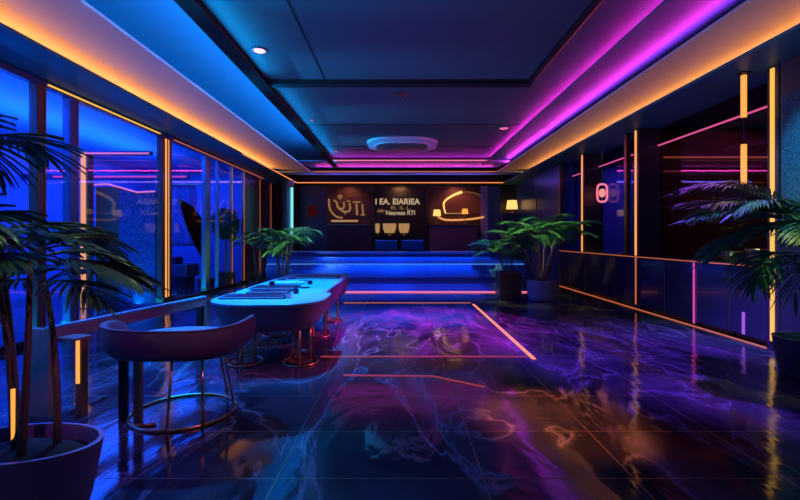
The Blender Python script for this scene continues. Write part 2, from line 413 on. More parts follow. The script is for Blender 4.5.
# ------------------------------------------------------------------ right side
def dr_(px, X=4.97): return F*X/(px-VX)
pil = [(771, .18, 5.62, 'nearest lit column at the right end of the cabinets', True),
       (635, .20, 8.88, 'middle lit column rising behind the right cabinets', True),
       (582, .22, 11.5, 'far lit column beside the pink lantern', False)]
for px, w, D, lab, full in pil:
    c = thing('wall_column', lab, 'column', (5.2, D, 0))
    MB().box(4.99, XG+.06, D-w/2, D+w/2, 0, ZS, .008).build('shaft', M['darkpanel'], c)
    MB().box(4.972, 4.99, D-.026 if px == 771 else D-.02, D+.026 if px == 771 else D+.02, .12 if px == 771 else 1.13, ZS-.03).build('light_strip', M['ledyellow'] if px == 771 else M['ledgold'], c)
    if px == 635: MB().box(4.976, 4.99, D-.015, D+.015, .1, 1.10).build('lower_strip', M['ledorange2'], c)
for D, lab in ((9.33, 'slim bronze post left of the middle lit right column'), (13.2, 'slim brass post behind the blue potted palm'), (15.5, 'farthest slim brass post on the right wall')):
    tag(MB().box(5.0, 5.10, D-.05, D+.05, 0 if D > 13 else 1.13, ZS).build('wall_post', M['gold_dim']), lab, 'post')
# glazing
ge = [5.72, 8.78, 8.99, 11.39, 11.62, 13.15]
for k, (a, b) in enumerate(((5.72, 8.78), (8.99, 11.39), (11.62, 13.14))):
    p = MB().box(XG-.012, XG+.012, a, b, 1.13, ZS).build('window_%d' % (12+k), M['glassR']); struct(p)
    MB().box(XG-.04, XG-.013, a, b, 3.41, 3.46).build('transom', M['darkpanel'], p)
    MB().box(XG-.06, XG-.04, a, b, 3.42, 3.447).build('transom_light', M['ledrose'], p)
struct(MB().box(5.02, 5.6, 13.26, YB, 0, ZS).build('wall_right', M['navy']))
struct(MB().box(5.0, 5.6, YF, 5.52, 0, ZS).build('wall_right', M['nearwall']))
tag(MB().box(4.95, 5.0, 3.4, 5.46, 1.5, 3.35, .01).build('wall_panel', M['tealpanel']), 'teal hammered wall panel at the right edge above the palm', 'wall panel')
# cabinets
ce = [(5.72, 6.40), (6.40, 7.14), (7.14, 7.95), (7.95, 8.77), (8.99, 9.8), (9.8, 10.6), (10.6, 11.38), (11.62, 12.4), (12.4, 13.14)]
labs = ['gloss plum cabinet next to the nearest right column', 'gloss plum cabinet second from the nearest right column', 'gloss plum cabinet left of the magenta light line',
        'gloss plum cabinet nearer side of the middle right column', 'gloss plum cabinet beyond the middle right column', 'gloss plum cabinet below the pink lantern',
        'gloss plum cabinet nearer side of the far right column', 'gloss plum cabinet beyond the far right column', 'farthest gloss plum cabinet beside the slim brass post']
for k, (a, b) in enumerate(ce):
    c = thing('cabinet', labs[k], 'cabinet', (5.25, (a+b)/2, 0), 'cabinets along the right wall')
    MB().box(5.03, XG-.02, a+.004, b-.004, .08, 1.08).build('body', M['cabinet'], c)
    MB().box(5.01, 5.03, a+.008, b-.008, .09, 1.07, .003).build('door', M['cabinet'], c)
    MB().box(5.10, XG-.03, a+.02, b-.02, 0, .08).build('plinth', M['black'], c)
    MB().box(5.0, 5.012, b-.022, b-.008, .09, 1.07).build('edge_trim', M['gold_dim'], c)
tag(MB().box(4.99, XG-.013, 5.72, 13.14, 1.085, 1.13, .004).build('worktop', M['worktop']), 'long dark stone worktop over the right cabinets', 'worktop')
tag(MB().box(4.975, 4.99, 5.72, 13.14, 1.095, 1.110).build('led_strip', M['ledorange2']), 'orange light line along the worktop front edge', 'light strip')
tag(MB().box(4.975, 4.995, 5.72, 13.14, .0, .014).build('led_strip', M['ledorange2']), 'orange light line on the floor below the right cabinets', 'light strip')
tag(MB().box(4.984, 4.999, 7.12, 7.15, .05, 1.08).build('led_strip', M['ledmag']), 'upright magenta light line between two right cabinets', 'light strip')
tag(MB().box(4.996, 5.009, 6.10, 6.14, .1, .42).build('led_strip', M['glowviolet']), 'short violet glow painted on the cabinet next to the nearest right column', 'light strip')  # glowing sliver put in for the violet glow on the gloss door
# hanging amber tubes near the glazing
ht = thing('tube_pendant', 'pair of amber light tubes hanging before the right glazing', 'pendant light', (4.78, 5.84, ZS))
MB().box(4.72, 4.84, 5.78, 5.90, ZS-.02, ZS).build('canopy', M['black'], ht)
for z0, z1 in ((3.18, 3.76), (2.26, 2.80)): MB().tube([(4.78, 5.84, z0), (4.78, 5.84, z1)], .035, 12).build('light_tube', M['ledgold'], ht)
MB().tube([(4.78, 5.84, 2.26), (4.78, 5.84, ZS-.02)], .008).build('cable', M['black'], ht)
# lantern
lp = W(606, 193, 11.0)
ln = thing('hanging_lantern', 'small pink glowing lantern hanging in the right glazing', 'lantern', (lp.x-.1, 11.0, lp.z-.25))
q = MB(); pts = []
for k in range(25):
    t = 2*PI*k/24; pts.append(Vector((lp.x-.1, 11.0+0, lp.z)) + Vector((.13*math.copysign(abs(math.cos(t))**.6, math.cos(t)), 0, .23*math.copysign(abs(math.sin(t))**.6, math.sin(t)))))
q.tube(pts, .028, 8).build('ring', M['ledpink'], ln)
MB().lathe([(0, -.12), (.06, -.09), (.085, 0), (.06, .09), (0, .12)], (lp.x-.1, 11.0, lp.z), 16).build('bulb', led('pink_bulb', (1, .35, .28), .9), ln, True)
MB().tube([(lp.x-.1, 11, lp.z+.22), (lp.x-.1, 11, ZS)], .01).build('cord', M['gold_dim'], ln)
MB().tube([(lp.x-.1, 11, lp.z-.22), (lp.x-.1, 11, lp.z-.1)], .012).build('bulb_holder', M['gold_dim'], ln)
# interior partition with light lines
struct(MB().box(5.6, 9.4, 9.3, 9.4, 0, 4.92).build('wall_right', M['brownwall']))
struct(MB().box(5.55, 9.4, YF, 9.3, 3.95, 4.0).build('ceiling', M['soffit']))
tag(MB().box(5.65, 8.4, 9.27, 9.3, 3.27, 3.30).build('led_strip', M['ledorange2']), 'upper dim orange light line behind the near right glazing', 'light strip')
tag(MB().box(5.65, 7.9, 9.27, 9.3, 2.96, 2.99).build('led_strip', M['glowred']), 'lower dim red light line behind the near right glazing', 'light strip')
struct(MB().box(5.6, 9.4, 14.0, 14.1, 0, 4.92).build('wall_right', M['bluewall']))
# gold bowls on worktop
def bowl(name, c, r, h, lab):
    b = thing(name, lab, 'bowl', c)
    MB().lathe([(r*.45, 0), (r*.5, .01), (r*.85, h*.5), (r, h), (r*.96, h), (r*.8, h*.5), (r*.3, .03), (0, .03)], c, 28).build('bowl_body', M['gold'], b, 50)
    MB().lathe([(r, h-.012), (r+.012, h), (r, h+.01), (r-.02, h)], c, 28).build('rim', M['gold'], b, True)
bowl('brass_bowl', (5.2, 6.62, 1.13), .17, .15, 'wide brass bowl on the worktop left of its taller neighbour')
bowl('brass_bowl', (5.2, 6.12, 1.13), .14, .20, 'taller brass bowl on the worktop beside the nearest column')
tag(MB().lathe([(.0, 0), (.07, .0), (.095, .05), (.08, .13), (.05, .17), (0, .18)], (5.2, 6.12, 1.165), 20).build('lamp_globe', M['shade'], smooth=True), 'warm glowing globe lying in the taller brass bowl', 'lamp')

# ------------------------------------------------------------------ plants
def frond(bm, o, az, el, L, droop, n=14, ll=.3, lw=.016, lift=.0, seg=10):
    o = Vector(o); p = o.copy(); pts = [p.copy()]; dirs = []
    for k in range(seg):
        e = el - droop*(k/seg)**1.2
        d = Vector((math.cos(az)*math.cos(e), math.sin(az)*math.cos(e), math.sin(e))); dirs.append(d)
        p = p + d*(L/seg); pts.append(p.copy())
    dirs.append(dirs[-1])
    q = MB(); q.bm.free(); q.bm = bm
    q.tube(pts, [.010*(1-.8*k/seg)*max(.5, L) for k in range(seg+1)], 5)
    side = Vector((-math.sin(az), math.cos(az), 0))
    for k in range(n):
        t = .18 + .82*(k+.5)/n
        f = t*seg; i = min(int(f), seg-1); pos = pts[i].lerp(pts[i+1], f-i); d = dirs[i]
        ln = ll*(math.sin(PI*min(1, .12+t*.86))**.6)*random.uniform(.88, 1.1)
        fa = .45 + .75*t
        for s in (-1, 1):
            v = (side*s*math.cos(fa) + d*math.sin(fa) + Vector((0, 0, lift+random.uniform(-.08, .08)))).normalized()
            g = Vector((0, 0, -ln*.22))
            up = d.cross(side*s)*s
            up = Vector((0, 0, 1)) - d*.3
            blade(bm, [pos, pos+v*ln*.35+g*.08, pos+v*ln*.7+g*.4, pos+v*ln+g], [lw*.4, lw, lw*.75, .001], up=up, th=lw*.35)
    blade(bm, [pts[-1], pts[-1]+dirs[-1]*ll*.3, pts[-1]+dirs[-1]*ll*.6], [lw*.4, lw, .001], th=.003)

def palm(name, label, base, rim, potmat, potprof, canes, leafmat, canemat, soilz, soilr, cat='plant', sy=1):
    """canes: list of (foot xy offset, top point, [fronds (az, el, L, droop, ll)])"""
    t = thing(name, label, cat, base)
    if potprof:
        MB().lathe(potprof, base, 40, 1, sy).build('pot', potmat, t, 45)
        MB().lathe([(soilr, soilz-.03), (soilr*.6, soilz+.01), (0, soilz+.015)], base, 24, 1, sy).build('soil', M['soil'], t, True)
    for (fx, fy), top, fr in canes:
        a = Vector(base)+Vector((fx, fy, soilz)); b = Vector(top)
        mid = a.lerp(b, .5)+Vector(((b.x-a.x)*-.18, 0, .05))
        cr = .014 if (b-a).length < 1.2 else .019
        pts = []
        for k in range(9):
            s = k/8; pts.append(a*(1-s)**2 + mid*2*s*(1-s) + b*s*s)
        MB().tube(pts, [cr*(1.3-.5*k/8) for k in range(9)], 8).build('cane', canemat, t, True)
        for az, el, L, dp, ll in fr:
            q = MB(); frond(q.bm, b, az, el, L, dp, n=max(10, int(L*24)), ll=ll, lw=.007+.008*ll/.3)
            q.build('frond', leafmat, t)
    return t
R = math.radians
def crown(n, L, ll, el=(20, 70), dp=(60, 110), az0=0, arc=360):
    return [(R(az0+arc*(k+random.uniform(-.3, .3))/n), R(random.uniform(*el)), L*random.uniform(.8, 1.15), R(random.uniform(*dp)), ll*random.uniform(.85, 1.1)) for k in range(n)]
# left foreground palm
lb_ = (-1.80, 2.0, 0)
palm('potted_palm', 'big dark palm in a violet pot at the left front corner', lb_, .36, M['pot'],
     [(.20, 0), (.23, .01), (.31, .26), (.365, .53), (.34, .53), (.32, .45), (0, .45)],
     [((-.03, .0), W(-14, 235, 2.2), crown(7, .62, .34, (10, 75), (50, 100), 20)),
      ((.05, -.06), W(30, 262, 2.1), crown(7, .50, .28, (0, 55), (40, 90), 0)),
      ((-.12, .1), W(-25, 140, 2.35), crown(8, .52, .34, (0, 70), (50, 100), 85, 260)),
      ((.12, .06), W(45, 282, 2.25), [(R(10), R(25), .52, R(60), .24), (R(-20), R(10), .45, R(50), .24), (R(50), R(35), .5, R(80), .22), (R(150), R(30), .4, R(60), .22), (R(-100), R(20), .35, R(70), .2)])],
     M['leaf'], M['cane'], .485, .325, sy=.58)
tl = W(13, 445, 2.0)
tag(MB().tube([(tl.x, 2.0, .503), (tl.x, 2.0, .78)], [.007, .009], 10).build('lit_cane', M['ledgold']), 'short amber cane with painted glow standing in the violet palm pot', 'light')  # glowing tube stands in for a cane lit amber
# right foreground palm
rb = (4.42, 4.55, 0)
palm('potted_palm', 'green palm in a dark pot at the right edge', rb, .3, M['potdark'],
     [(.20, 0), (.23, .01), (.27, .2), (.30, .42), (.27, .42), (.25, .36), (0, .36)],
     [((0, 0), W(806, 226, 4.5), [(R(178), R(22), 1.25, R(45), .42), (R(168), R(5), 1.05, R(60), .40), (R(195), R(40), 1.1, R(80), .40), (R(225), R(15), .9, R(60), .36),
                                  (R(150), R(45), 1.0, R(80), .4), (R(250), R(30), .9, R(90), .38), (R(20), R(40), .5, R(60), .3), (R(120), R(20), .6, R(80), .36)]),
      ((.06, -.05), W(792, 256, 4.4), [(R(200), R(20), .7, R(110), .42), (R(230), R(10), .7, R(110), .40), (R(170), R(-5), .55, R(90), .38), (R(270), R(20), .7, R(110), .4)])],
     M['leafg'], M['cane'], .38, .26)
rp_ = [o for o in bpy.data.objects if o.get('label') == 'green palm in a dark pot at the right edge'][0]
for az, el, L, dp in ((182, 38, 1.45, 55), (172, 48, 1.35, 75), (190, 24, 1.3, 40), (160, 30, 1.2, 45)):
    q = MB(); frond(q.bm, W(800, 222, 4.75), R(az), R(el), L, R(dp), n=30, ll=.5, lw=.011)
    f_ = q.build('frond', M['leafb'], rp_); f_['label'] = 'brown red-lit frond'  # brown leaf colour stands in for red light on these fronds
# far right palm in blue pot
pb = (3.42, 10.15, 0)
cn = []
for k in range(13):
    a = 2*PI*k/13; tx = pb[0]+.62*math.cos(a)*random.uniform(.4, 1); ty = pb[1]+.4*math.sin(a)
    az = math.degrees(a)
    cn.append(((.12*math.cos(a), .12*math.sin(a)), Vector((tx, ty, random.uniform(1.25, 1.75))),
               [(R(az+random.uniform(-30, 30)), R(random.uniform(25, 60)), random.uniform(.7, 1.0), R(random.uniform(60, 100)), .36), (R(az+random.uniform(60, 120)), R(40), .7, R(90), .33), (R(az-random.uniform(60, 120)), R(50), .7, R(80), .33)]))
palm('potted_palm', 'bushy many-caned palm in a round blue pot', pb, .35, M['potblue'],
     [(.27, 0), (.30, .02), (.34, .25), (.345, .49), (.315, .49), (.30, .43), (0, .43)], cn, M['leafg'], M['cane_brown'], .45, .3)
# planter with a broad plant
xb = (2.92, 11.0, 0)
t = thing('planter_plant', 'spreading palm in a square planter beside the bar counter', 'plant', xb)
q = MB(); q.box(2.55, 3.12, 10.75, 11.25, 0, .62, .02).build('planter', M['wood'], t)
MB().box(2.58, 3.09, 10.78, 11.22, .621, .63).build('soil', M['soil'], t)
MB().box(2.53, 3.14, 10.73, 11.27, .60, .622).build('rim', M['gold_dim'], t)
for k in range(8):
    a = 2*PI*k/8
    b = Vector((2.75+.22*math.cos(a), 11+.14*math.sin(a), random.uniform(.95, 1.35)))
    MB().tube([(2.83+.1*math.cos(a), 11+.08*math.sin(a), .62), b], .012, 6).build('cane', M['cane'], t)
    for da, el in ((-25, 55), (20, 35)):
        q = MB(); frond(q.bm, b, a+R(da), R(el), random.uniform(.6, .85), R(80), n=20, ll=.32, lw=.018); q.build('frond', M['leafg'], t)
# far left palm
qb = (-3.02, 10.9, 0)
cn = []
for k in range(9):
    a = 2*PI*k/9; az = math.degrees(a)
    cn.append(((.09*math.cos(a), .09*math.sin(a)), Vector((qb[0]+.28*math.cos(a), qb[1]+.25*math.sin(a), random.uniform(1.1, 1.6))),
               [(R(az+random.uniform(-20, 20)), R(random.uniform(30, 65)), random.uniform(.6, .85), R(random.uniform(70, 110)), .30), (R(az+70), R(60), .6, R(90), .28), (R(az-60), R(25), .55, R(80), .28)]))
palm('potted_palm', 'green palm left of the blue bar counter', qb, .3, M['potdark'],
     [(.2, 0), (.23, .02), (.28, .40), (.25, .40), (.24, .36), (0, .36)], cn, M['leafg'], M['cane'], .38, .24)
sb_ = (-3.75, 11.15, 0)
palm('potted_palm', 'smaller palm against the left glazing beside the green palm', sb_, .3, M['potdark'],
     [(.18, 0), (.2, .02), (.25, .36), (.22, .36), (.21, .32), (0, .32)],
     [((.05*math.cos(a), .05*math.sin(a)), Vector((sb_[0]+.2*math.cos(a), sb_[1]+.15*math.sin(a), 1.0+.12*k)), [(a+s, R(45), .6, R(90), .27) for s in (-.5, .4)]) for k, a in enumerate([0, 1.25, 2.5, 3.8, 5.0])],
     M['leaf'], M['cane'], .34, .21)

# ------------------------------------------------------------------ ledge, tables, tub chair
def ledge():
    t = thing('side_ledge', 'long narrow mauve ledge on an end panel before the left glazing', 'ledge', (-2.9, 3.6, 0))
    a = Vector((-2.93, 3.5, 0)); b = Vector((-2.50, 5.40, 0)); n = Vector((b.y-a.y, a.x-b.x, 0)).normalized()
    def slab(p, q, w0, w1, z0, z1, bev=.006):
        m = MB(); P = [p+n*w0, q+n*w0, q+n*w1, p+n*w1]
        m.prism([(v.x, v.y) for v in P], 'Z', z0, z1); return m
    slab(a, b, -.045, .014, .735, .755).build('ledge_top', M['tabletop'], t)
    slab(a, b, -.03, .010, .635, .735).build('front_rail', M['ledge'], t)
    d = (b-a).normalized()
    slab(a, a+d*.05, -.22, .0, 0, .735).build('end_panel', M['ledge'], t)
    slab(b-d*.06, b, -.09, -.02, 0, .66).build('leg', M['black'], t)
    p = a+d*.1; pp = slab(p+n*.16, p+n*.16+d*.06, .0, .06, 0, .64).build('support_post', M['wood'], t)
    slab(p+n*.16, p+n*.16+d*.05, .016, .044, .27, .64).build('x', M['ledgold'], pp).name = 'light_strip'
    o = [c for c in bpy.data.objects if c.name.startswith('light_strip') and c.parent == pp][0]
    for v in o.data.vertices: v.co -= d*.012
    slab(a+d*.05, a+d*.2, .0, .22, .64, .66).build('bracket', M['ledge'], t)
    return t
ledge()

def rounded_poly(x0, x1, y0, y1, rf, rb, n=10):
    pts = []
    for (cx, cy, a0, r) in ((x0+rf, y0+rf, 180, rf), (x1-rf, y0+rf, 270, rf), (x1-rb, y1-rb, 0, rb), (x0+rb, y1-rb, 90, rb)):
        for k in range(n+1):
            a = R(a0+90*k/n); pts.append((cx+r*math.cos(a), cy+r*math.sin(a)))
    return pts
def loft(poly, levels):
    """levels: (z, inset scale)"""
    cx = sum(p[0] for p in poly)/len(poly); cy = sum(p[1] for p in poly)/len(poly)
    m = MB(); rings = []
    for z, ins in levels:
        ring = []
        for x, y in poly:
            v = Vector((x-cx, y-cy)); l = v.length; v = v*((l-ins)/l); ring.append(m.bm.verts.new((cx+v.x, cy+v.y, z)))
        rings.append(ring)
    n = len(poly)
    for q, w in zip(rings, rings[1:]):
        for k in range(n): m.bm.faces.new((q[k], q[(k+1) % n], w[(k+1) % n], w[k]))
    m.bm.faces.new(rings[0][::-1]); m.bm.faces.new(rings[-1])
    return m
def ring_pts(cx, cy, r, z, n=28, a0=0, a1=360, sy=1):
    return [(cx+r*math.cos(R(a0+(a1-a0)*k/n)), cy+r*sy*math.sin(R(a0+(a1-a0)*k/n)), z) for k in range(n+1)]
def table(label, x0, x1, y0, y1, rf, rb, legs):
    t = thing('lounge_table', label, 'table', ((x0+x1)/2, (y0+y1)/2, 0), 'tub shaped lounge tables')
    P = rounded_poly(x0, x1, y0, y1, rf, rb)
    loft(P, [(.40, .20), (.41, .16), (.50, .09), (.62, .035), (.715, .008), (.725, .0)]).build('apron', M['apron'], t, 50)
    loft(P, [(.725, -.004), (.748, -.006), (.755, .004)]).build('tabletop', M['tabletop'], t, 40)
    for (cx, cy, r, k) in legs:
        for i in range(k):
            a = 2*PI*i/k + .6
            MB().tube([(cx+r*.55*math.cos(a), cy+r*.55*math.sin(a), .405), (cx+r*.6*math.cos(a), cy+r*.6*math.sin(a), .0)], .019, 8).build('leg', M['gold'], t, True)
        MB().tube(ring_pts(cx, cy, r, .012), .010, 6).build('foot_ring', M['gold'], t, True)
        MB().lathe([(r*.7, .012), (r*.7, .02), (0, .02)], (cx, cy, 0), 20).build('foot_plate', M['gold_dim'], t, 40)
    return t
table('nearer tub shaped table with cyan lit rounded top', -2.30, -.93, 4.72, 5.72, .50, .06, [(-1.20, 5.08, .21, 3), (-1.88, 5.08, .21, 3)])
table('farther long tub shaped table reaching toward the bar counter', -2.28, -1.03, 5.76, 8.75, .10, .14, [(-1.24, 6.45, .17, 2), (-1.95, 6.5, .17, 2), (-1.22, 7.6, .17, 2), (-1.95, 7.6, .17, 2)])

def tub_chair():
    cx, cy = -1.86, 3.60
    t = thing('tub_chair', 'plum velvet tub chair on gold legs at the near table', 'chair', (cx, cy, 0))
    m = MB(); n = 40; a0, a1 = -190, 30; A = .575; B = .44; se = lambda v: math.copysign(abs(v)**.68, v); rows = []
    for k in range(n+1):
        u = k/n; a = R(a0+(a1-a0)*u); e = min(u, 1-u)*n
        dip = .012*math.cos((u-.5)*2*PI)
        zt = .805-dip if e > 3 else .805-dip-(3-e)**2*.018
        prof = [(.80, .545), (.86, .55), (.95, .60), (.995, .69), (1.0, zt-.02), (.985, zt), (.93, zt), (.90, zt-.02), (.88, .70), (.84, .62), (.80, .60)]
        rows.append([m.bm.verts.new((cx+A*r*se(math.cos(a)), cy+B*r*se(math.sin(a)), min(z, zt))) for r, z in prof])
    for q, w in zip(rows, rows[1:]):
        for i in range(len(q)): 
            jn = (i+1) % len(q); m.bm.faces.new((q[i], q[jn], w[jn], w[i]))
    m.bm.faces.new(rows[0]); m.bm.faces.new(rows[-1][::-1])
    m.build('backrest', M['tub'], t, 60)
    MB().lathe([(.0, .545), (.74, .545), (.745, .58), (.78, .62), (.78, .655), (.74, .675), (0, .685)], (cx, cy, 0), 36, A, B).build('seat', M['seat'], t, 50)
    q = MB(); q.tube([(cx+A*.99*se(math.cos(R(a0+(a1-a0)*k/40))), cy+B*.99*se(math.sin(R(a0+(a1-a0)*k/40))), .803-.012*math.cos((k/40-.5)*2*PI)) for k in range(4, 37)], .008, 6).build('piping', M['tub'], t, True)
    for x, y, top in ((-1.80, 3.24, (-1.80, 3.32)), (-1.56, 3.32, (-1.60, 3.40)), (-1.47, 3.72, (-1.56, 3.70)), (-1.62, 3.95, (-1.68, 3.86)), (-2.28, 3.66, (-2.26, 3.66))):
        MB().tube([(top[0], top[1], .56), (x, y, .012)], .0115, 8).build('leg', M['gold'], t, True)
    MB().tube(ring_pts(-1.86, 3.62, .42, .012, sy=.92), .012, 8).build('foot_ring', M['gold'], t, True)
    for x in (-2.27, -2.15):
        MB().box(x-.03, x+.03, 3.43, 3.47, 0, .56).build('support_panel', M['black'] if x < -2.2 else M['gold_dim'], t)
    MB().tube([(-2.20, 3.40, .012), (-2.10, 3.32, .012), (-1.95, 3.36, .012)], .012, 8).build('foot_bar', M['gold'], t, True)
tub_chair()

# things lying on the tables
def onT(px, py, dz=.0): # point on the table top plane
    D = F*(EH-.755)/(py-VY); return Vector(((px-VX)/F*D, D, .7555+dz))
def flat(name, lab, cat, px, py, w, d, h, rot, mt, part=None, group=None):
    p = onT(px, py); t = thing(name, lab, cat, p, group)
    m = MB().box(p.x-w/2, p.x+w/2, p.y-d/2, p.y+d/2, p.z, p.z+h, min(.004, h/3)); m.build(part or 'board', M[mt], t)
    t.rotation_euler = (0, 0, rot); return t, p
for (px, py, w, d, rot, lab) in ((256, 297.2, .80, .36, .04, 'longest dark slate board on the near table'), (271, 292, .56, .36, .03, 'middle dark slate board on the tables'), (276, 288, .66, .40, .0, 'third dark slate board behind the two nearer ones'), (318, 277.6, .80, .42, 0, 'wide dark slate board at the far table end')):
    t, p = flat('slate_board', lab, 'board', px, py, w, d, .022, rot, 'slate', group='slate boards on the tables')
    MB().box(p.x-w/2+.01, p.x+w/2-.01, p.y-d/2-.004, p.y-d/2+.006, p.z+.014, p.z+.022).build('pale_edge', M['paper'], t)
    MB().box(p.x-w/2+.03, p.x+w/2-.03, p.y-d/2+.03, p.y+d/2-.03, p.z+.022, p.z+.026).build('liner', M['screen'], t)
t, p = flat('folded_menu', 'blue folded menu on the far table before the slate board', 'menu', 289, 283.6, .5, .3, .012, .1, 'bluebook', 'cover')
MB().box(p.x-.24, p.x+.24, p.y-.14, p.y+.14, p.z+.012, p.z+.028).build('pages', M['paper'], t)
def cup(lab, px, py, r, h, mt):
    p = onT(px, py); t = thing('tumbler', lab, 'cup', p, 'dark tumblers on the tables')
    MB().lathe([(r*.8, 0), (r, h*.15), (r, h), (r*.88, h), (r*.85, h*.2), (0, h*.15)], p, 18).build('cup_body', M[mt], t, 50)
    MB().lathe([(r*.0, h*.7), (r*.86, h*.7)], p, 18).build('drink', M['slate'], t)
cup('dark tumbler left of the blue folded menu', 272, 286, .04, .07, 'slate')
cup('dark tumbler right of the blue folded menu', 310, 284.4, .04, .06, 'slate')
cup('dark tumbler near the front right corner of the middle slate board', 296, 293.5, .04, .06, 'screen')
cup('pale tumbler at the right end of the longest slate board', 289, 298, .045, .045, 'paper')
for k, (px, py, lab) in enumerate(((305, 288, 'small black coaster right of the third slate board'), (303, 281, 'small black coaster behind the blue folded menu'), (282, 280, 'small black coaster at the left of the far table'), (292, 279.0, 'small black coaster beside the far slate board'))):
    p = onT(px, py); tag(MB().lathe([(.07, 0), (.075, .004), (.075, .012), (0, .014)], p, 20).build('coaster', M['slate']), lab, 'coaster', 'coasters on the tables')

# ------------------------------------------------------------------ bar counter
bc = thing('bar_counter', 'long royal blue padded bar counter at the far end', 'counter', (0, 12.1, 0))
MB().box(-3.75, 3.5, 11.85, 12.5, 0, 1.05).build('body', M['bluevelvet2'], bc)
MB().box(-3.8, 3.55, 11.66, 12.55, 1.05, 1.11, .015).build('counter_top', M['navy'], bc)
def pad(y0, z0, z1, bul, name, mt, x0, x1):
    pr = [(11.85, z0), (11.85, z1)] + [(y0 + (bul*(1-math.sin(PI*k/8))), z1-(z1-z0)*k/8) for k in range(9)]
    MB().prism(pr, 'X', x0, x1).build(name, M[mt], bc, 35)
for a, b in ((-3.72, -1.72), (-1.71, .74), (.75, 3.48)):
    pad(11.72, .80, 1.045, .05, 'upper_pad', 'bluevelvet', a, b)
    pad(11.62, .40, .76, .05, 'lower_pad', 'bluevelvet', a, b)
MB().box(-3.7, 3.48, 11.78, 11.85, 0, .40).build('kick_panel', M['bluevelvet2'], bc)
MB().box(-3.7, 3.45, 11.66, 11.70, .765, .785).build('light_strip', led('blue_highlight', (.1, .35, 1), .8), bc)  # added glow line paints the highlight between the pads
tag(MB().box(-2.4, 3.5, 11.56, 11.60, 0, .03).build('led_strip', M['ledpink']), 'pink light line on the floor along the bar counter foot', 'light strip')
# screens standing on the counter
for k, (x, lab) in enumerate(((-.40, 'dark blue screen on the bar counter, left of the pair'), (.36, 'dark blue screen on the bar counter, right of the pair'))):
    c = thing('counter_screen', lab, 'screen', (x, 12.2, 1.11), 'screens on the bar counter')
    MB().box(x-.31, x+.31, 12.17, 12.21, 1.16, 1.42, .006).build('panel', M['screen'], c)
    MB().box(x-.31, x+.31, 12.165, 12.215, 1.42, 1.435).build('top_edge', M['screenedge'], c)
    MB().box(x-.03, x+.03, 12.18, 12.20, 1.12, 1.17).build('stand', M['black'], c)
    MB().box(x-.12, x+.12, 12.12, 12.28, 1.111, 1.122).build('foot', M['black'], c)

# ------------------------------------------------------------------ back wall
Y1 = 18.1
def wb(name, px0, px1, py0, py1, m, y0=None, y1=YB, parent=None):
    D = y0 if y0 is not None else Y1
    a = W(px0, py0, D); b = W(px1, py1, D)
    return MB().box(a.x, b.x, D, y1, max(0, b.z), a.z)
struct(wb('p', 326, 371.5, 186, 300, M['brownwall'], 18.08, 18.2).build('wall_back', M['brownwall']))
struct(wb('p', 428.5, 481, 186, 300, M['brownwall'], 18.08, 18.2).build('wall_back', M['brownwall']))
struct(wb('p', 300, 326, 186, 300, M['navy'], 18.12, 18.2).build('wall_back', M['navy']))
struct(wb('p', 488, 500, 186, 300, M['navy'], 17.9, 18.2).build('wall_back', M['navy']))
struct(wb('p', 481, 488, 186, 300, M['navy'], 18.0, 18.2).build('trim_13', M['drape']))
# text sign panel
ts = thing('text_sign', 'black sign panel with cream backlit lettering above the bar', 'sign', (0, 17.95, 0))
a = W(372, 188, 17.95); b = W(427.5, 270, 17.95)
MB().box(a.x, b.x, 17.95, 18.19, 0, a.z).build('panel', M['blackwall'], ts)
MB().box(a.x, a.x+.03, 17.94, 17.95, .6, a.z).build('edge', M['gold_dim'], ts)
MB().box(b.x-.03, b.x, 17.94, 17.95, .6, a.z).build('edge', M['gold_dim'], ts)
def text(s, px0, px1, py0, py1, D, m, parent, name='text_line', bold=.02):
    cu = bpy.data.curves.new('t', 'FONT'); cu.body = s; cu.extrude = .02; cu.offset = bold
    to = bpy.data.objects.new('t', cu); COL.objects.link(to)
    dg = bpy.context.evaluated_depsgraph_get(); me = bpy.data.meshes.new_from_object(to.evaluated_get(dg))
    bpy.data.objects.remove(to)
    xs = [v.co.x for v in me.vertices]; ys = [v.co.y for v in me.vertices]
    a = W(px0, py0, D); b = W(px1, py1, D); q = MB(); q.bm.from_mesh(me); bpy.data.meshes.remove(me)
    for v in q.bm.verts:
        u = (v.co.x-min(xs))/(max(xs)-min(xs)); w = (v.co.y-min(ys))/(max(ys)-min(ys))
        v.co = Vector((a.x+(b.x-a.x)*u, D-v.co.z, b.z+(a.z-b.z)*w))
    line = bpy.data.objects.new(name, None); COL.objects.link(line); line.parent = parent
    todo = set(q.bm.faces)
    while todo:
        st = [todo.pop()]; isl = set(st)
        while st:
            f = st.pop()
            for v in f.verts:
                for g in v.link_faces:
                    if g in todo: todo.discard(g); isl.add(g); st.append(g)
        k = MB(); mp = {}
        for f in isl:
            vs = []
            for v in f.verts:
                if v not in mp: mp[v] = k.bm.verts.new(v.co)
                vs.append(mp[v])
            try: k.bm.faces.new(vs)
            except ValueError: pass
        k.build('letter', m, line)
    q.bm.free()
text('I EA. EIARIEA', 375.5, 420, 198.5, 204.5, 17.93, M['signwhite'], ts)
text('EI. IL L.', 391, 411, 206, 209.5, 17.93, M['signgold'], ts, bold=.005)
text('Neaneas RTI', 386, 415, 210.5, 215, 17.93, M['signwhite'], ts, bold=.01)
q = MB()
for k in range(6):
    an = R(60*k+10); c0 = W(381, 211, 17.93); q.tube([c0, c0+Vector((.20*math.cos(an), 0, .11*math.sin(an)))], .014, 5)
q.build('star_mark', M['signgold'], ts)
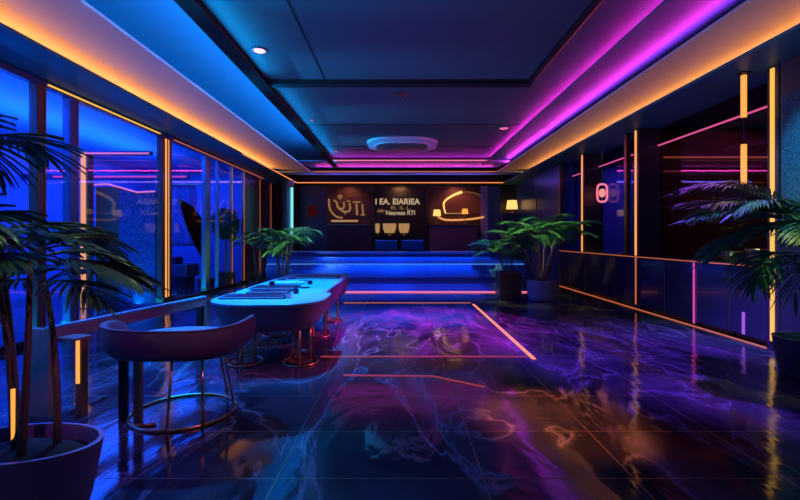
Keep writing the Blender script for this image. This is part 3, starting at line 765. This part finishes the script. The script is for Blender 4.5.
# emblem
em = thing('emblem_sign', 'gold monogram emblem sign on the brown back wall', 'sign', (-2.3, 18.05, 1.9))
def E(x, y, D=18.04): return W(320+x/11.1, 180+y/11.1, D)
def smooth_path(P, n=6):
    P = [Vector(p) for p in P]; out = []
    for i in range(len(P)-1):
        p0 = P[max(i-1, 0)]; p1 = P[i]; p2 = P[i+1]; p3 = P[min(i+2, len(P)-1)]
        for k in range(n):
            t = k/n; out.append(.5*((2*p1)+(p2-p0)*t+(2*p0-5*p1+4*p2-p3)*t*t+(3*p1-p0-3*p2+p3)*t**3))
    return out+[P[-1]]
for nm, pts, r in (('outer_curve', [(100, 210), (103, 300), (135, 365), (190, 410), (250, 420)], .045), ('inner_curve', [(150, 225), (185, 250), (195, 300), (250, 345), (310, 350), (335, 315), (325, 255)], .045),
                   ('stroke', [(262, 245), (265, 300), (225, 330)], .04), ('stroke', [(190, 290), (240, 330), (285, 385)], .03), ('stroke', [(290, 240), (320, 232), (335, 245)], .025),
                   ('crown_mark', [(200, 180), (220, 210), (240, 180), (222, 170), (200, 180)], .03)):
    MB().tube(smooth_path([E(*p) for p in pts]), r, 6).build(nm, M['signgold'], em, True)
MB().tube([E(365, 245), E(445, 245)], .035, 6).tube([E(405, 262), E(412, 390)], .05, 6).build('letter_t', M['signgold'], em)
MB().tube([E(470, 265), E(478, 385)], .04, 6).tube([E(452, 388), E(497, 388)], .03, 6).build('letter_i', M['signgold'], em)
# shelf below emblem, cupboards
sh = thing('wall_shelf', 'lit wooden shelf below the gold emblem', 'shelf', W(348, 222, 17.95))
a = W(329, 219.5, 17.8); b = W(358, 222, 17.8); MB().box(a.x, b.x, 17.8, 18.08, b.z, a.z).build('board', M['wood'], sh)
MB().box(a.x+.1, b.x, 17.78, 17.8, b.z, a.z-.02).build('light_strip', M['shadedim'], sh)
def cup_unit(lab, px0, px1, py0, n, mt):
    a = W(px0, py0, 17.75); b = W(px1, 272, 17.75); c = thing('back_cupboard', lab, 'cupboard', ((a.x+b.x)/2, 17.85, 0))
    MB().box(a.x, b.x, 17.78, 18.07, 0, a.z-.05).build('body', M[mt], c)
    MB().box(a.x, b.x, 17.72, 18.07, a.z-.05, a.z).build('top', M['gold_dim'], c)
    for k in range(n):
        x0 = a.x+(b.x-a.x)*k/n; x1 = a.x+(b.x-a.x)*(k+1)/n
        MB().box(x0+.015, x1-.015, 17.755, 17.78, .1, a.z-.07).build('door', M[mt], c)
cup_unit('dark plum back bar cupboard under the gold emblem', 326, 371, 224, 3, 'darkpanel')
cup_unit('mauve brown back bar cupboard under the arched mirror', 429.5, 478, 224, 3, 'apron')
# glowing shades on a narrow shelf under the lettering
gs = thing('wall_shelf', 'narrow shelf holding three dim lamps under the lettering', 'shelf', W(392, 236, 17.85))
a = W(374.5, 235.8, 17.7); b = W(412, 236.8, 17.7); MB().box(a.x, b.x, 17.62, 17.95, b.z, a.z).build('board', M['blackwall'], gs); zsh = a.z
MB().box(a.x+.05, a.x+.09, 17.75, 17.95, b.z-.15, b.z).build('bracket', M['black'], gs); MB().box(b.x-.09, b.x-.05, 17.75, 17.95, b.z-.15, b.z).build('bracket', M['black'], gs)
for px, w, lab in ((377.5, .09, 'slimmest dim lamp left on the narrow shelf'), (389.5, .27, 'widest dim lamp in the middle of the narrow shelf'), (404, .22, 'dim lamp at the right of the narrow shelf')):
    x = W(px, 230, 17.78).x; c = thing('shelf_lamp', lab, 'lamp', (x, 17.78, zsh), 'dim lamps under the lettering')
    MB().lathe([(w*.35, 0), (w*.4, .02), (w*.15, .05), (.02, .08), (.02, .12), (0, .12)], (x, 17.78, zsh), 16, 1, .5).build('base', M['gold_dim'], c, 40)
    MB().lathe([(w*.75, .12), (w, .30), (w*1.05, .52), (w*.98, .52), (w*.7, .13)], (x, 17.78, zsh), 20, 1, .45).build('lamp_shade', M['shadedim'], c, 40)
# arched mirror
am = thing('arched_mirror', 'arched mirror outlined by a gold light curve', 'mirror', W(465, 206, 18.05))
arch = [(445.5, 213.5), (443.6, 205), (446, 200), (454, 195), (462, 192), (472, 192.5), (481, 196), (485.5, 203), (486, 213)]
poly = smooth_path([W(x, y, 18.05) for x, y in arch], 4)
bx = [(p.x, p.z) for p in poly]
MB().prism(bx, 'Y', 18.05, 18.078).build('mirror_panel', M['wood'], am)
MB().tube(smooth_path([W(x, y, 18.03) for x, y in arch[:5]], 5), [.03+.035*k/20 for k in range(21)], 6).build('light_curve', M['shade'], am, True)
MB().tube(smooth_path([W(x, y, 18.03) for x, y in arch[4:]], 5), .025, 6).build('frame', led('arch_glow', (1, .40, .12), .16), am, True)
MB().tube(smooth_path([W(x, y, 17.98) for x, y in ((437, 216), (444, 219.5), (456, 220), (472, 219), (484, 217))], 6), .045, 6).build('lower_light_curve', M['ledgold2'], am, True)
MB().tube([W(446, 213.5, 18.03), W(463, 213.5, 18.03)], .02, 5).build('inner_line', M['shadedim'], am)
def small_lamp(lab, px, py, D, s, base_z, m='shade'):
    p = W(px, py, D); c = thing('table_lamp', lab, 'lamp', (p.x, D, base_z))
    MB().lathe([(s*.7, 0), (s*.7, .02), (.02, .04), (.02, max(.05, p.z-base_z-s*.6))], (p.x, D, base_z), 14).build('base', M['gold_dim'], c, 40)
    MB().lathe([(s*1.0, -s*.7), (s*.8, s*.8), (s*.7, s*.8), (s*.9, -s*.68)], p, 18).build('lamp_shade', M[m], c, 40)
ct = W(437, 224, 17.75).z
small_lamp('small yellow lamp left of the arched mirror', 437, 213, 17.78, .17, ct)
c = W(465, 216, 17.85); 
small_lamp('tiny warm lamp in front of the arched mirror', 465, 211.5, 17.76, .14, ct, 'ledgold')
# lamp in the far right niche
rc = thing('side_cupboard', 'plum side cupboard in the far right niche', 'cupboard', W(518, 230, 17.6))
a = W(503, 213, 17.4); b = W(519.5, 213, 17.4)
MB().box(a.x, b.x, 17.42, 17.88, 0, a.z-.04).build('body', M['apron'], rc); MB().box(a.x-.02, b.x+.02, 17.38, 17.88, a.z-.04, a.z).build('top', M['gold_dim'], rc)
small_lamp('yellow lamp on the side cupboard at far right', 512, 205, 17.6, .24, a.z)
# left far: teal lit column and red fan lamp
tc_ = thing('wall_column', 'round column with a cyan light tube behind the green palm', 'column', (-4.25, 16.9, 0))
p = W(293, 200, 16.9)
MB().lathe([(.24, 0), (.24, ZS)], (p.x-.2, 16.9, 0), 24).build('shaft', M['teal'], tc_, 40)
MB().tube([(p.x+.03, 16.62, 1.6), (p.x+.03, 16.62, 3.5)], .05, 10).build('light_tube', M['ledcyan'], tc_, True)
MB().box(p.x-.02, p.x+.08, 16.58, 16.72, 3.5, 3.55).build('tube_clip', M['gold_dim'], tc_)
p = W(313, 213, 17.2)
rl = thing('pleated_fan', 'red pleated fan standing at the left of the emblem wall', 'fan ornament', (p.x, 17.2, 0))
q = MB()
fan = [Vector((p.x, 17.2, p.z-.25))]; vs = []
for k in range(11):
    an = R(20+70*k/10); rr = .5+(.30 if k == 5 else .05*k/10)
    vs.append(q.bm.verts.new((p.x-.22+rr*math.cos(an), 17.2+(.025 if k % 2 else -.025), p.z-.22+rr*math.sin(an))))
c0 = q.bm.verts.new((p.x-.22, 17.2, p.z-.22))
for k in range(10): q.bm.faces.new((c0, vs[k], vs[k+1]))
bmesh.ops.solidify(q.bm, geom=q.bm.faces[:], thickness=.01)
q.build('fan', M['red'], rl)
MB().tube([(p.x-.22, 17.2, .0), (p.x-.22, 17.2, p.z-.15)], .015).build('stand', M['black'], rl)
MB().lathe([(.15, 0), (.15, .02), (0, .03)], (p.x-.22, 17.2, 0), 18).build('base', M['black'], rl)

# ------------------------------------------------------------------ ceiling fittings
ac = thing('ceiling_cassette', 'rounded white air conditioning cassette in the ceiling', 'air conditioner', (.07, 11.1, 4.25))
yc = 12.3; xc = .07
def rr(sx, sy): 
    return [(xc+x, yc+y) for x, y in [(p[0], p[1]) for p in rounded_poly(-sx, sx, -sy, sy, min(sx, sy)*.75, min(sx, sy)*.75)]]
ac.location = (xc, yc, 4.25)
loft(rr(1.02, .92), [(4.249, 0), (4.20, .02), (4.16, .16), (4.16, .22)]).build('housing', M['white'], ac, 40)
loft(rr(.72, .62), [(4.159, 0), (4.13, .0), (4.12, .05)]).build('grille', M['grey'], ac, 40)
MB().tube([(x, y, 4.155) for x, y in rr(.78, .68)+rr(.78, .68)[:1]], .03, 6).build('air_vent', M['white'], ac, True)
def downlight(lab, X, D, r, m):
    c = thing('ceiling_downlight', lab, 'downlight', (X, D, 4.25))
    MB().lathe([(r*.8, 4.2495), (r*1.15, 4.2495), (r*1.15, 4.235), (r*.9, 4.232), (r*.8, 4.24)], (X, D, 0), 24).build('trim_ring', M['grey'], c, 40)
    MB().lathe([(r*.8, 4.242), (r*.5, 4.226), (0, 4.222)], (X, D, 0), 24).build('lens', m, c, True)
downlight('bright pink downlight inside the black ceiling frame', -2.06, 6.15, .11, M['downlight'])
downlight('small pink downlight near the blue cove, middle of the ceiling', -2.05, 9.75, .05, M['ledpink'])
downlight('small pink downlight near the far left ceiling corner', -2.02, 13.2, .06, M['ledgold2'])
downlight('violet downlight beside the right magenta cove', 2.60, 10.5, .14, M['ledpink'])
sd = thing('smoke_detector', 'small bronze detector in the middle of the ceiling', 'detector', (.04, 8.02, 4.25))
MB().lathe([(.13, 4.2495), (.13, 4.225), (.10, 4.21), (.06, 4.20), (0, 4.20)], (.04, 8.02, 0), 24).build('housing', M['gold_dim'], sd, 40)
MB().lathe([(.03, 4.199), (.03, 4.19), (0, 4.188)], (.04, 8.02, 0), 12).build('sensor', M['black'], sd, 40)

# visible light lines in the ceiling
def strip(lab, x0, x1, y0, y1, z0, z1, m): tag(MB().box(x0, x1, y0, y1, z0, z1).build('led_strip', M[m]), lab, 'light strip')
strip('pink light line across the far ceiling, uppermost of three', -2.45, 2.9, 14.02, 14.055, 4.085, 4.11, 'ledpink')
strip('orange light line across the far ceiling, middle of three', -3.2, 3.55, 15.46, 15.495, 3.935, 3.965, 'ledorange2')
strip('orange light line across the far ceiling, lowest of three', -4.3, 4.33, 17.56, 17.595, 3.80, 3.83, 'ledorange')
strip('orange light line along the far left ceiling edge', -4.328, -4.30, 11.5, 17.55, 3.80, 3.82, 'ledorange')
strip('thin red light line on the right side of the ceiling frame', 2.30, 2.315, 1.5, 7.2, 4.205, 4.22, 'glowred')
# floor light lines and painted reflections of ceiling light
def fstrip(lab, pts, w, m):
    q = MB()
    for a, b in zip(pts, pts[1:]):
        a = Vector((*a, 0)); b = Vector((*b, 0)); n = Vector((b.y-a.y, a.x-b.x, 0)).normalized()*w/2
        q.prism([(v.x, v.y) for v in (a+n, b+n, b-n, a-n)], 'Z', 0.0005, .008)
    tag(q.build('floor_glow', M[m]), lab, 'light strip')
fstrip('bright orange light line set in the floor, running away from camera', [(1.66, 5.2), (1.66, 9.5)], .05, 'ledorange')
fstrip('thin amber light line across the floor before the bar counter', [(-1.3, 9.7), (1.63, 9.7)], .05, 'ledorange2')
fstrip('faint pink painted reflection across the floor nearer than the amber one', [(-1.0, 5.30), (1.6, 5.30)], .03, 'glowred')  # glowing strip stands in for ceiling light mirrored in the floor
fstrip('short bent orange painted reflection in the middle of the floor', [(-.62, 4.58), (.35, 4.55), (.85, 4.22)], .03, 'glowred')  # another ceiling reflection drawn as a dim glowing strip

# ------------------------------------------------------------------ light
BLUE = (.02, .22, 1); ORG = (1, .32, .085); MAG = (1, .04, .55); PUR = (.70, .05, 1)
ym, ln_ = 6.2, 18.4
area('cove_blue', (-2.46, 6.0, 4.36), (-1, 0, .7), (0, 1, 0), 17.5, .05, (.0, .25, 1), 300)
area('frame_blue_fill_near', (-2.28, 2.2, 4.085), (1, 0, .13), (0, 1, 0), 9.6, .04, (.0, .36, 1), 60)  # added blue lights inside the frame, for the ceiling's blue wash
area('frame_blue_fill_far', (-2.28, 11.0, 4.085), (1, 0, .13), (0, 1, 0), 7, .04, (.0, .32, 1), 30)
for y_ in (4.4, 6.9, 9.4, 11.9): spot('ceiling_fill', (-5.0, y_, 2.9), (-1.15, y_, 4.27), (.0, .40, 1), 800, 25, 1)  # added spots without fittings, turn the ceiling blue on the left
area('cove_orange_left', (-4.85, ym, 3.87), (.95, 0, .2), (0, 1, 0), ln_, .05, ORG, 135)
area('cove_orange_right', (4.95, ym, 3.87), (-.95, 0, .2), (0, 1, 0), ln_, .05, ORG, 100)
area('cove_pink_right', (3.655, ym, 4.03), (-.7, 0, 1), (0, 1, 0), ln_-2, .04, (1, .03, .62), 130)
area('cove_purple_right', (3.06, 5.8, 4.12), (-.5, 0, 1), (0, 1, 0), 17, .05, (1, .03, .72), 150)
area('cove_purple_back', (.3, 14.3, 4.13), (0, -.5, 1), (1, 0, 0), 5.5, .05, (.85, .03, .9), 14)
area('cove_pink_back', (.2, 15.75, 4.02), (0, -1, .3), (1, 0, 0), 6.6, .05, MAG, 22)
area('cove_blue_back', (0, 17.8, 3.88), (0, -1, .3), (1, 0, 0), 8, .05, (.15, .1, 1), 22)
area('side_room_blue', (-7.3, 8, 3.9), (0, 0, -1), (0, 1, 0), 14, 2.5, (.01, .10, 1), 650)
area('side_room_uplight', (-7.4, 7.5, 3.2), (0, 0, 1), (0, 1, 0), 10, .3, (.01, .16, 1), 380)
area('right_room', (7.5, 7.0, 3.9), (0, 0, -1), (0, 1, 0), 4, 1, (1, .12, .3), 20)
area('side_room_soffit_fill', (-5.75, 6.5, .06), (.18, 0, 1), (0, 1, 0), 9, .12, (.0, .34, .9), 110)  # added uplight, tints the left soffit teal through the glass
area('right_room_far', (7.5, 12, 3.9), (0, 0, -1), (0, 1, 0), 3, 1, (.12, .08, 1), 60)
spot('table_spot', (-1.7, 6.3, 4.2), (-1.7, 6.2, .75), (.0, .30, 1), 2600, 56)
spot('floor_fill', (-2.9, 5.6, 3.75), (-2.1, 4.3, 0), (.0, .22, 1), 900, 70)  # added in place of the side room's blue reflection on the floor
spot('pink_fill', (2.6, 5.6, 4.0), (-.95, 5.4, .55), (1, .12, .22), 520, 24)  # added pink fill for the right side of the near table
spot('plum_fill', (1.2, .6, 4.2), (-1.9, 3.2, .6), (.9, .16, .8), 190, 28)  # added fill for the chair and pot, no such fitting
spot('counter_spot_left', (-1.2, 9.4, 4.2), (-1.5, 11.8, .5), (.0, .16, 1), 1200, 52)
spot('counter_spot_right', (1.0, 9.4, 4.2), (1.2, 11.8, .5), (.0, .16, 1), 1200, 52)
spot('purple_fill', (1.0, 7.6, 4.2), (.6, 7.2, 0), (.75, .04, .9), 3300, 55)  # added to imitate purple ceiling light reflected in the floor
spot('amber_fill', (1.2, 3.6, 4.2), (1.35, 3.5, 0), (1, .22, .03), 1700, 22)  # added to imitate the orange cove's reflection in the floor
spot('violet_fill', (3.2, 5.2, 4.05), (3.4, 5.4, 0), (.20, .05, 1), 1900, 65)  # added to tint the right floor violet, no fitting there
spot('palm_fill', (-2.0, 9.4, 4.1), (-3.1, 10.9, 1.5), (.7, 1, .25), 520, 60)  # palm lights are added to brighten the dark fronds
spot('palm_fill', (2.6, 9.2, 4.05), (3.3, 10.2, 1.4), (.9, 1, .25), 420, 60)
spot('palm_fill', (3.9, 3.6, 3.9), (4.4, 4.6, 1.6), (.8, 1, .3), 190, 60)
spot('palm_fill', (-1.6, 1.2, 4.2), (-1.9, 2.1, 1.4), (.7, 1, .4), 80, 50)
spot('sign_wash', (0, 17.2, 3.78), (0, 18, 2.8), (1, .45, .15), 30, 110)
spot('sign_wash', (-2.2, 17.2, 3.78), (-2.2, 18, 2.6), (1, .3, .12), 25, 110)
spot('sign_wash', (2.4, 17.2, 3.78), (2.4, 18, 2.6), (1, .25, .15), 40, 110)
spot('teal_fill', (4.2, 4.2, 3.78), (4.95, 4.6, 2.2), (.02, .45, .8), 450, 80)  # unseen light added for the teal panel
w = bpy.data.worlds.new('World'); scn.world = w; w.use_nodes = True
w.node_tree.nodes['Background'].inputs[0].default_value = (.10, .08, .35, 1); w.node_tree.nodes['Background'].inputs[1].default_value = .02

# ------------------------------------------------------------------ camera
cam = bpy.data.cameras.new('Camera'); cam.sensor_width = 36; cam.lens = 36*F/800; cam.shift_y = -12/800; cam.clip_start = .05
co = bpy.data.objects.new('Camera', cam); COL.objects.link(co); co.location = (0, 0, EH); co.rotation_euler = (PI/2, 0, 0)
scn.camera = co
vs_ = scn.view_settings
vs_.view_transform = 'Standard'; vs_.look = 'None'; vs_.exposure = 0; vs_.gamma = 1; vs_.use_curve_mapping = False
scn.cycles.use_denoising = True
scn.cycles.max_bounces = 8; scn.cycles.transparent_max_bounces = 12
